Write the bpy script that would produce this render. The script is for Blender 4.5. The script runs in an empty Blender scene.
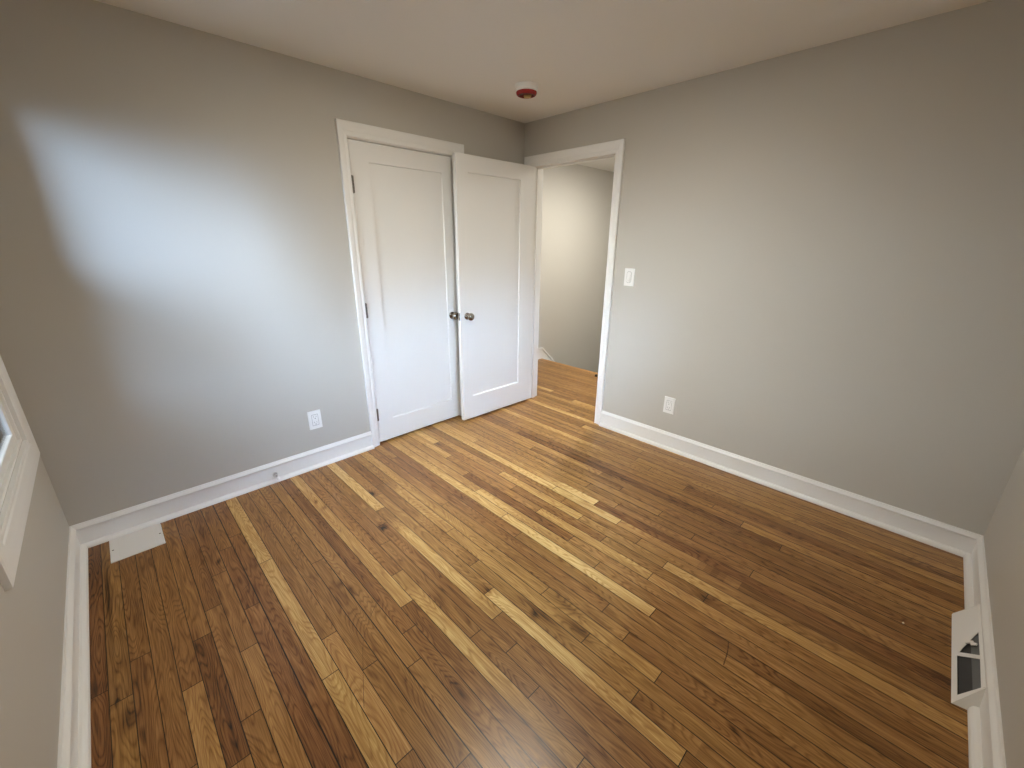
import bpy, bmesh, math, random
from mathutils import Vector, Matrix

S = bpy.context.scene
COL = S.collection

# ------------------------------------------------------------------ camera
cd = bpy.data.cameras.new('camera')
cam = bpy.data.objects.new('camera', cd)
COL.objects.link(cam)
r = Vector((0.71376868, -0.70034363, 0.00728445))
u = Vector((0.22203453, 0.2361305, 0.9460143))
f = Vector((0.66425517, 0.67361798, -0.32404303))
M = Matrix.Identity(4)
for i in range(3):
    M[i][0], M[i][1], M[i][2] = r[i], u[i], -f[i]
M[0][3], M[1][3], M[2][3] = -2.7504, -2.6641, 1.4339
cam.matrix_world = M
cd.sensor_width = 36.0
cd.lens = 412.19 / 1024 * 36
cd.clip_start = 0.02
S.camera = cam

# ------------------------------------------------------------------ world: soft cool sky above, dim ground below
SKY_STRENGTH = 4.0
GLOW = 96.0
WEST = 18.0
GLOW_DIR = (-0.30, -0.87, 0.39)
WEST_DIR = (-0.93, 0.14, 0.34)
LAMP_STRENGTH = 73.0
HALL_LAMP_STRENGTH = 205.0
W = bpy.data.worlds.new('world')
S.world = W
W.use_nodes = True
wn = W.node_tree
wn.nodes.clear()
wo = wn.nodes.new('ShaderNodeOutputWorld')
bg = wn.nodes.new('ShaderNodeBackground')
tc = wn.nodes.new('ShaderNodeTexCoord')
sx = wn.nodes.new('ShaderNodeSeparateXYZ')
rp = wn.nodes.new('ShaderNodeValToRGB')
rp.color_ramp.elements[0].position = 0.46
rp.color_ramp.elements[0].color = (0.10, 0.12, 0.14, 1)
rp.color_ramp.elements[1].position = 0.54
rp.color_ramp.elements[1].color = (0.60, 0.81, 1.20, 1)
mm = wn.nodes.new('ShaderNodeMapRange')
mm.inputs['From Min'].default_value = -1
mm.inputs['From Max'].default_value = 1
wn.links.new(tc.outputs['Generated'], sx.inputs[0])
wn.links.new(sx.outputs['Z'], mm.inputs['Value'])
wn.links.new(mm.outputs[0], rp.inputs[0])
wn.links.new(rp.outputs[0], bg.inputs['Color'])
# overcast sky plus two added glows, aimed to brighten the closet and door walls


def wmap(src, a, b_, lo, hi):
    n = wn.nodes.new('ShaderNodeMapRange')
    n.interpolation_type = 'SMOOTHSTEP'
    n.inputs['From Min'].default_value = a
    n.inputs['From Max'].default_value = b_
    n.inputs['To Min'].default_value = lo
    n.inputs['To Max'].default_value = hi
    wn.links.new(src, n.inputs['Value'])
    return n.outputs[0]


dt = wn.nodes.new('ShaderNodeVectorMath')
dt.operation = 'DOT_PRODUCT'
wn.links.new(tc.outputs['Generated'], dt.inputs[0])
dt.inputs[1].default_value = GLOW_DIR
dw = wn.nodes.new('ShaderNodeVectorMath')
dw.operation = 'DOT_PRODUCT'
wn.links.new(tc.outputs['Generated'], dw.inputs[0])
dw.inputs[1].default_value = WEST_DIR
wn.links.new(wmap(dt.outputs['Value'], 0.68, 1.0, SKY_STRENGTH, SKY_STRENGTH + GLOW), bg.inputs['Strength'])
bw = wn.nodes.new('ShaderNodeBackground')      # paler, warmer glow added on the left side to brighten the door wall
bw.inputs['Color'].default_value = (0.92, 0.93, 0.95, 1)
wz = wn.nodes.new('ShaderNodeMath')
wz.operation = 'MULTIPLY'
wn.links.new(wmap(dw.outputs['Value'], 0.75, 1.0, 0.0, WEST), wz.inputs[0])
wn.links.new(wmap(sx.outputs['Z'], -0.05, 0.10, 0.10, 1.0), wz.inputs[1])
wn.links.new(wz.outputs[0], bw.inputs['Strength'])
ash = wn.nodes.new('ShaderNodeAddShader')
wn.links.new(bg.outputs[0], ash.inputs[0])
wn.links.new(bw.outputs[0], ash.inputs[1])
wn.links.new(ash.outputs[0], wo.inputs[0])

S.view_settings.view_transform = 'Standard'
S.view_settings.look = 'None'
S.view_settings.gamma = 1.0
S.view_settings.use_curve_mapping = False
S.view_settings.exposure = 1.06
try:
    S.cycles.use_denoising = True
    S.cycles.max_bounces = 14
    S.cycles.diffuse_bounces = 8
    S.cycles.caustics_reflective = False
    S.cycles.caustics_refractive = False
    S.cycles.sample_clamp_indirect = 6.0
except Exception:
    pass

# ------------------------------------------------------------------ sizes of the room (metres)
L, WD, H = 3.1057, 3.0855, 2.3466      # length along the closet wall, along the door wall, ceiling height
WT = 0.115                              # wall thickness
X0, PW = -3.027, 0.0584                 # floor strips: first seam and strip width
HALL_Y = 0.80                           # hall wall
LAND_X = 1.213                          # edge of the landing


# ------------------------------------------------------------------ materials
def principled(name, col, rough=0.5, metal=0.0, spec=0.5, coat=0.0):
    m = bpy.data.materials.new(name)
    m.use_nodes = True
    b = m.node_tree.nodes['Principled BSDF']
    b.inputs['Base Color'].default_value = (*col, 1)
    b.inputs['Roughness'].default_value = rough
    b.inputs['Metallic'].default_value = metal
    b.inputs['Specular IOR Level'].default_value = spec
    if coat:
        b.inputs['Coat Weight'].default_value = coat
        b.inputs['Coat Roughness'].default_value = 0.2
    return m


def add_bump(m, scale, strength, dist=0.001, detail=4):
    nt = m.node_tree
    b = nt.nodes['Principled BSDF']
    t = nt.nodes.new('ShaderNodeTexCoord')
    n = nt.nodes.new('ShaderNodeTexNoise')
    n.inputs['Scale'].default_value = scale
    n.inputs['Detail'].default_value = detail
    bp = nt.nodes.new('ShaderNodeBump')
    bp.inputs['Strength'].default_value = strength
    bp.inputs['Distance'].default_value = dist
    nt.links.new(t.outputs['Object'], n.inputs['Vector'])
    nt.links.new(n.outputs['Fac'], bp.inputs['Height'])
    nt.links.new(bp.outputs[0], b.inputs['Normal'])
    return m


WALL = add_bump(principled('greige_wall_paint', (0.50, 0.472, 0.424), 0.55, spec=0.3), 220, 0.25)
CEIL = add_bump(principled('ceiling_paint', (0.80, 0.785, 0.76), 0.8, spec=0.2), 160, 0.25)
TRIM = add_bump(principled('white_trim_paint', (0.80, 0.79, 0.77), 0.32, spec=0.5), 60, 0.08)
DOOR = add_bump(principled('white_door_paint', (0.77, 0.76, 0.74), 0.35, spec=0.5), 90, 0.12)
PLAST = principled('white_plastic', (0.82, 0.81, 0.79), 0.3)
GAP_SHADE = principled('gap_shade_grey', (0.30, 0.29, 0.28), 0.6)  # grey copy of the white plastic, paints the shade around the insert
SLOT = principled('slot_dark', (0.03, 0.03, 0.03), 0.7)
NICKEL = principled('dark_nickel', (0.22, 0.19, 0.155), 0.16, metal=1.0)
HINGE = principled('hinge_nickel', (0.20, 0.18, 0.155), 0.38, metal=1.0)
CHROME = principled('chrome', (0.75, 0.75, 0.75), 0.12, metal=1.0)
RUBBER = principled('white_rubber', (0.85, 0.85, 0.84), 0.6)
BLACK = principled('dome_black', (0.012, 0.010, 0.009), 0.6)
RED = principled('red_dust_cover', (0.30, 0.012, 0.014), 0.25)
RED_SHADE = principled('red_cover_recess_shade', (0.13, 0.005, 0.006), 0.3)  # darker copy of the cover red, paints the shade in its recess
LABEL = principled('yellow_label', (0.62, 0.43, 0.16), 0.6)
REGW = principled('white_enamel', (0.78, 0.77, 0.75), 0.35)
INSIDE_DARK = principled('register_inside_dark', (0.05, 0.052, 0.055), 0.45, metal=0.4)
DAMPL = principled('damper_edge_grey', (0.13, 0.14, 0.145), 0.45, metal=0.2)
CRUMB = principled('cream_paint_chip', (0.85, 0.78, 0.6), 0.7)
BLOCKER_GREY = principled('sky_blocker_grey', (0.55, 0.56, 0.56), 0.8)


def emission(name, col, st):
    m = bpy.data.materials.new(name)
    m.use_nodes = True
    nt = m.node_tree
    nt.nodes.clear()
    o = nt.nodes.new('ShaderNodeOutputMaterial')
    e = nt.nodes.new('ShaderNodeEmission')
    e.inputs['Color'].default_value = (*col, 1)
    e.inputs['Strength'].default_value = st
    nt.links.new(e.outputs[0], o.inputs[0])
    return m


LAMP = emission('lamp_diffuser', (1.0, 0.94, 0.79), LAMP_STRENGTH)
HLAMP = emission('hall_lamp_diffuser', (1.0, 0.98, 0.90), HALL_LAMP_STRENGTH)


def glass_mat():
    m = bpy.data.materials.new('window_glass')
    m.use_nodes = True
    nt = m.node_tree
    nt.nodes.clear()
    o = nt.nodes.new('ShaderNodeOutputMaterial')
    t = nt.nodes.new('ShaderNodeBsdfTransparent')
    t.inputs['Color'].default_value = (0.95, 0.98, 0.97, 1)
    g = nt.nodes.new('ShaderNodeBsdfGlossy')
    g.inputs['Roughness'].default_value = 0.02
    fr = nt.nodes.new('ShaderNodeFresnel')
    fr.inputs['IOR'].default_value = 1.45
    mx = nt.nodes.new('ShaderNodeMixShader')
    nt.links.new(fr.outputs[0], mx.inputs[0])
    nt.links.new(t.outputs[0], mx.inputs[1])
    nt.links.new(g.outputs[0], mx.inputs[2])
    nt.links.new(mx.outputs[0], o.inputs[0])
    return m


GLASS = glass_mat()


def screen_mat():
    m = bpy.data.materials.new('dimming_screen_mesh')
    m.use_nodes = True
    nt = m.node_tree
    nt.nodes.clear()
    o = nt.nodes.new('ShaderNodeOutputMaterial')
    t = nt.nodes.new('ShaderNodeBsdfTransparent')
    d = nt.nodes.new('ShaderNodeBsdfDiffuse')
    d.inputs['Color'].default_value = (0.06, 0.06, 0.06, 1)
    lw = nt.nodes.new('ShaderNodeLayerWeight')
    lw.inputs['Blend'].default_value = 0.5
    mr = nt.nodes.new('ShaderNodeMapRange')
    mr.inputs['From Min'].default_value = 0.0
    mr.inputs['From Max'].default_value = 0.85
    mr.inputs['To Min'].default_value = 0.30
    mr.inputs['To Max'].default_value = 0.95
    mx = nt.nodes.new('ShaderNodeMixShader')
    nt.links.new(lw.outputs['Facing'], mr.inputs['Value'])
    nt.links.new(mr.outputs[0], mx.inputs[0])
    nt.links.new(t.outputs[0], mx.inputs[1])
    nt.links.new(d.outputs[0], mx.inputs[2])
    nt.links.new(mx.outputs[0], o.inputs[0])
    return m


SCREEN = screen_mat()


def wood_mat():
    m = bpy.data.materials.new('oak_strip_floor')
    m.use_nodes = True
    nt = m.node_tree
    b = nt.nodes['Principled BSDF']
    N, K = nt.nodes.new, nt.links.new

    def math_(op, a, c=None, v=None):
        n = N('ShaderNodeMath')
        n.operation = op
        if hasattr(a, 'is_linked') or hasattr(a, 'links'):
            K(a, n.inputs[0])
        else:
            n.inputs[0].default_value = a
        if c is not None:
            if hasattr(c, 'links'):
                K(c, n.inputs[1])
            else:
                n.inputs[1].default_value = c
        return n.outputs[0]

    geo = N('ShaderNodeTexCoord')
    at = N('ShaderNodeAttribute')
    at.attribute_name = 'plank'          # R tone, G random, B hue, A knot
    sep = N('ShaderNodeSeparateColor')
    K(at.outputs['Color'], sep.inputs[0])
    tone, rnd, hue = sep.outputs[0], sep.outputs[1], sep.outputs[2]
    kn = at.outputs['Alpha']
    # plank-local coordinates: long axis y is compressed; each plank gets its own offset
    off = N('ShaderNodeCombineXYZ')
    K(math_('MULTIPLY', rnd, 37.0), off.inputs[0])
    K(math_('MULTIPLY', rnd, 91.0), off.inputs[1])
    K(math_('MULTIPLY', rnd, 13.0), off.inputs[2])
    sc = N('ShaderNodeVectorMath'); sc.operation = 'MULTIPLY'
    K(geo.outputs['Object'], sc.inputs[0]); sc.inputs[1].default_value = (1.0, 0.12, 1.0)
    ad = N('ShaderNodeVectorMath'); ad.operation = 'ADD'
    K(sc.outputs[0], ad.inputs[0]); K(off.outputs[0], ad.inputs[1])
    # cathedral rings
    n1 = N('ShaderNodeTexNoise'); n1.inputs['Scale'].default_value = 11; n1.inputs['Detail'].default_value = 2
    n1.inputs['Roughness'].default_value = 0.45
    K(ad.outputs[0], n1.inputs['Vector'])
    rings = math_('MULTIPLY', math_('FRACT', math_('MULTIPLY', n1.outputs['Fac'], 32.0)), 1.0)
    rr = N('ShaderNodeValToRGB')
    e = rr.color_ramp.elements
    e[0].position = 0.0; e[0].color = (0.0, 0.0, 0.0, 1)
    e[1].position = 1.0; e[1].color = (0.05, 0.05, 0.05, 1)
    q = e.new(0.22); q.color = (0.75, 0.75, 0.75, 1)
    q = e.new(0.7); q.color = (1, 1, 1, 1)
    K(rings, rr.inputs[0])
    # fine pores, very stretched
    sc2 = N('ShaderNodeVectorMath'); sc2.operation = 'MULTIPLY'
    K(geo.outputs['Object'], sc2.inputs[0]); sc2.inputs[1].default_value = (1.0, 0.035, 1.0)
    ad2 = N('ShaderNodeVectorMath'); ad2.operation = 'ADD'
    K(sc2.outputs[0], ad2.inputs[0]); K(off.outputs[0], ad2.inputs[1])
    n2 = N('ShaderNodeTexNoise'); n2.inputs['Scale'].default_value = 330; n2.inputs['Detail'].default_value = 3
    K(ad2.outputs[0], n2.inputs['Vector'])
    n3 = N('ShaderNodeTexNoise'); n3.inputs['Scale'].default_value = 60; n3.inputs['Detail'].default_value = 3
    K(ad2.outputs[0], n3.inputs['Vector'])
    # heartwood/sapwood patches
    n4 = N('ShaderNodeTexNoise'); n4.inputs['Scale'].default_value = 7; n4.inputs['Detail'].default_value = 2
    K(ad.outputs[0], n4.inputs['Vector'])
    # value = tone + grain
    g1 = math_('MULTIPLY', math_('SUBTRACT', rr.outputs[0], 0.6), 0.24)
    g2 = math_('MULTIPLY', math_('SUBTRACT', n2.outputs['Fac'], 0.5), 0.60)
    g3 = math_('MULTIPLY', math_('SUBTRACT', n3.outputs['Fac'], 0.5), 0.50)
    g4 = math_('MULTIPLY', math_('SUBTRACT', n4.outputs['Fac'], 0.5), 0.36)
    v = math_('ADD', math_('ADD', math_('ADD', g1, g2), math_('ADD', g3, g4)), tone)
    v = math_('SUBTRACT', v, math_('MULTIPLY', kn, 0.85))
    cr = N('ShaderNodeValToRGB')
    e = cr.color_ramp.elements
    e[0].position = 0.0; e[0].color = (0.012, 0.006, 0.003, 1)
    e[1].position = 1.0; e[1].color = (0.66, 0.45, 0.205, 1)
    for p_, c_ in ((0.10, (0.065, 0.028, 0.010, 1)), (0.25, (0.155, 0.072, 0.025, 1)), (0.5, (0.290, 0.152, 0.056, 1)), (0.75, (0.450, 0.260, 0.100, 1))):
        q = e.new(p_); q.color = c_
    K(v, cr.inputs[0])
    hs = N('ShaderNodeHueSaturation')
    K(math_('ADD', math_('MULTIPLY', math_('SUBTRACT', hue, 0.6), 0.012), 0.4980), hs.inputs['Hue'])
    K(cr.outputs[0], hs.inputs['Color'])
    hs.inputs['Saturation'].default_value = 1.07
    K(hs.outputs[0], b.inputs['Base Color'])
    b.inputs['Roughness'].default_value = 0.36
    K(math_('ADD', math_('MULTIPLY', n2.outputs['Fac'], 0.16), 0.24), b.inputs['Roughness'])
    b.inputs['Specular IOR Level'].default_value = 0.45
    bp = N('ShaderNodeBump')
    bp.inputs['Strength'].default_value = 0.16
    bp.inputs['Distance'].default_value = 0.0006
    K(math_('ADD', math_('MULTIPLY', rr.outputs[0], 0.4), n2.outputs['Fac']), bp.inputs['Height'])
    K(bp.outputs[0], b.inputs['Normal'])
    return m


OAK = wood_mat()


# ------------------------------------------------------------------ mesh helpers
def link(name, bm, mat, parent=None, smooth=False, bevel=0.0, seg=2):
    me = bpy.data.meshes.new(name)
    bmesh.ops.recalc_face_normals(bm, faces=bm.faces)
    if smooth:
        for fc in bm.faces:
            fc.smooth = True
    bm.to_mesh(me)
    bm.free()
    for m in (mat if isinstance(mat, (list, tuple)) else [mat]):
        me.materials.append(m)
    o = bpy.data.objects.new(name, me)
    COL.objects.link(o)
    if parent:
        o.parent = parent
    if bevel:
        md = o.modifiers.new('bevel', 'BEVEL')
        md.width = bevel
        md.segments = seg
        md.limit_method = 'ANGLE'
        md.angle_limit = math.radians(35)
    return o


def box(bm, x0, x1, y0, y1, z0, z1, mi=0):
    vs = [bm.verts.new(c) for c in ((x0, y0, z0), (x1, y0, z0), (x1, y1, z0), (x0, y1, z0),
                                    (x0, y0, z1), (x1, y0, z1), (x1, y1, z1), (x0, y1, z1))]
    for q in ((0, 3, 2, 1), (4, 5, 6, 7), (0, 1, 5, 4), (1, 2, 6, 5), (2, 3, 7, 6), (3, 0, 4, 7)):
        fc = bm.faces.new([vs[i] for i in q])
        fc.material_index = mi


def nb():
    return bmesh.new()


def tag(o, label=None, cat=None, kind=None, group=None):
    if label:
        o['label'] = label
    if cat:
        o['category'] = cat
    if kind:
        o['kind'] = kind
    if group:
        o['group'] = group
    return o


def empty(name, loc, label, cat, kind=None):
    o = bpy.data.objects.new(name, None)
    o.location = loc
    o.empty_display_size = 0.05
    COL.objects.link(o)
    return tag(o, label, cat, kind)


def extrude_profile(bm, prof, a, b, outward, base=Vector((0, 0, 0))):
    """prof: (out, up) points of a closed section; swept from a to b; `outward` is the horizontal unit vector out of the wall"""
    rings_ = []
    for P in (a, b):
        rings_.append([bm.verts.new(Vector(P) + outward * o_ + Vector((0, 0, z_))) for o_, z_ in prof])
    n = len(prof)
    for i in range(n):
        bm.faces.new((rings_[0][i], rings_[0][(i + 1) % n], rings_[1][(i + 1) % n], rings_[1][i]))
    bm.faces.new(rings_[0])
    bm.faces.new(list(reversed(rings_[1])))


def sweep_frame(bm, prof, stations, to3d, closed=False):
    """mitred casing: prof = (t, h), t 0 (inner) .. 1 (outer); stations = [(inner uv, outer uv)]; to3d(u, v, h)"""
    rr_ = []
    for (iu, iv), (ou, ov) in stations:
        rr_.append([bm.verts.new(to3d(iu + (ou - iu) * t, iv + (ov - iv) * t, h)) for t, h in prof])
    n, m = len(prof), len(stations)
    for k in range(m if closed else m - 1):
        A, B = rr_[k], rr_[(k + 1) % m]
        for i in range(n):
            bm.faces.new((A[i], A[(i + 1) % n], B[(i + 1) % n], B[i]))
    if not closed:
        bm.faces.new(rr_[0])
        bm.faces.new(list(reversed(rr_[-1])))


def lathe(bm, prof, seg=32, mat=Matrix.Identity(4), cap=True):
    """prof: (radius, height) pairs about local z"""
    rings_ = []
    for rad, h in prof:
        if rad < 1e-6:
            rings_.append([bm.verts.new(mat @ Vector((0, 0, h)))])
        else:
            rings_.append([bm.verts.new(mat @ Vector((rad * math.cos(2 * math.pi * i / seg), rad * math.sin(2 * math.pi * i / seg), h)))
                           for i in range(seg)])
    for a, b in zip(rings_, rings_[1:]):
        for i in range(seg):
            j = (i + 1) % seg
            if len(a) == 1 and len(b) == 1:
                continue
            if len(a) == 1:
                bm.faces.new((a[0], b[i], b[j]))
            elif len(b) == 1:
                bm.faces.new((a[i], a[j], b[0]))
            else:
                bm.faces.new((a[i], a[j], b[j], b[i]))
    if cap:
        for g in (rings_[0], rings_[-1]):
            if len(g) > 2:
                bm.faces.new(g)


def axis_matrix(origin, z_dir, x_hint=Vector((0, 0, 1))):
    z = Vector(z_dir).normalized()
    x = Vector(x_hint) - z * z.dot(Vector(x_hint))
    if x.length < 1e-4:
        x = Vector((1, 0, 0)) - z * z.x
    x.normalize()
    y = z.cross(x)
    m = Matrix.Identity(4)
    for i in range(3):
        m[i][0], m[i][1], m[i][2], m[i][3] = x[i], y[i], z[i], origin[i]
    return m


# ------------------------------------------------------------------ floor: oak strips with their own lengths and tones
def pix(px, py, z=0.0):
    """turns a measured photo pixel into the point of the floor it shows"""
    d = f * 412.19 + r * (px - 512) - u * (py - 384)
    c = Vector((-2.7504, -2.6641, 1.4339))
    t = (z - c.z) / d.z
    return c + d * t


JOINTS = [
    (226.5, 548.4), (219.8, 573.4), (214.8, 607.0), (253.8, 605.2), (266.1, 561.1), (202.1, 637.1), (140.5, 656.7), (193.9, 685.2), (250.9, 646.3), (253.4, 713.7),
    (241.1, 760.2), (193.9, 765.9), (99.5, 694.6), (332.8, 673.1), (332.2, 633.6), (415.4, 662.1), (406.4, 754.7), (409.9, 628.7), (376.7, 495.6), (380.2, 509.3),
    (382.6, 524.5), (398.6, 571.8), (385.5, 542.5), (407.6, 603.4), (512.7, 646.7), (535.2, 690.7), (586.1, 637.5), (464.1, 759.6), (580.7, 762.5), (475.8, 633.6),
    (450.0, 530.4), (475.0, 562.6), (489.8, 590.2), (478.1, 489.8), (502.5, 516.5), (517.2, 535.3), (498.6, 614.8), (570.3, 538.8), (537.3, 510.9), (513.3, 487.8),
    (553.3, 488.6), (563.1, 500.5), (595.9, 503.4), (596.9, 565.0), (445.9, 503.4), (580.7, 517.5), (544.5, 591.3), (586.5, 486.2), (625.8, 636.6), (658.2, 677.0),
    (635.2, 695.7), (683.0, 757.6), (617.6, 523.4), (638.1, 541.5), (664.5, 565.0), (649.8, 576.7), (605.5, 607.9), (652.8, 612.8), (659.6, 514.2), (692.8, 537.0),
    (713.7, 505.8), (741.6, 524.5), (751.0, 574.3), (616.1, 506.4), (620.5, 489.4), (705.5, 598.2), (603.9, 538.6), (684.6, 488.8), (780.5, 548.0), (435.8, 443.0),
    (448.3, 457.0), (466.2, 474.2), (476.4, 441.4), (499.8, 473.4), (491.2, 460.9), (378.8, 485.2), (533.1, 447.5), (599.5, 474.8), (583.9, 425.6), (605.0, 442.8),
    (636.2, 459.2), (572.2, 400.9), (552.7, 391.2), (569.8, 410.8), (650.0, 468.8)]
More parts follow.
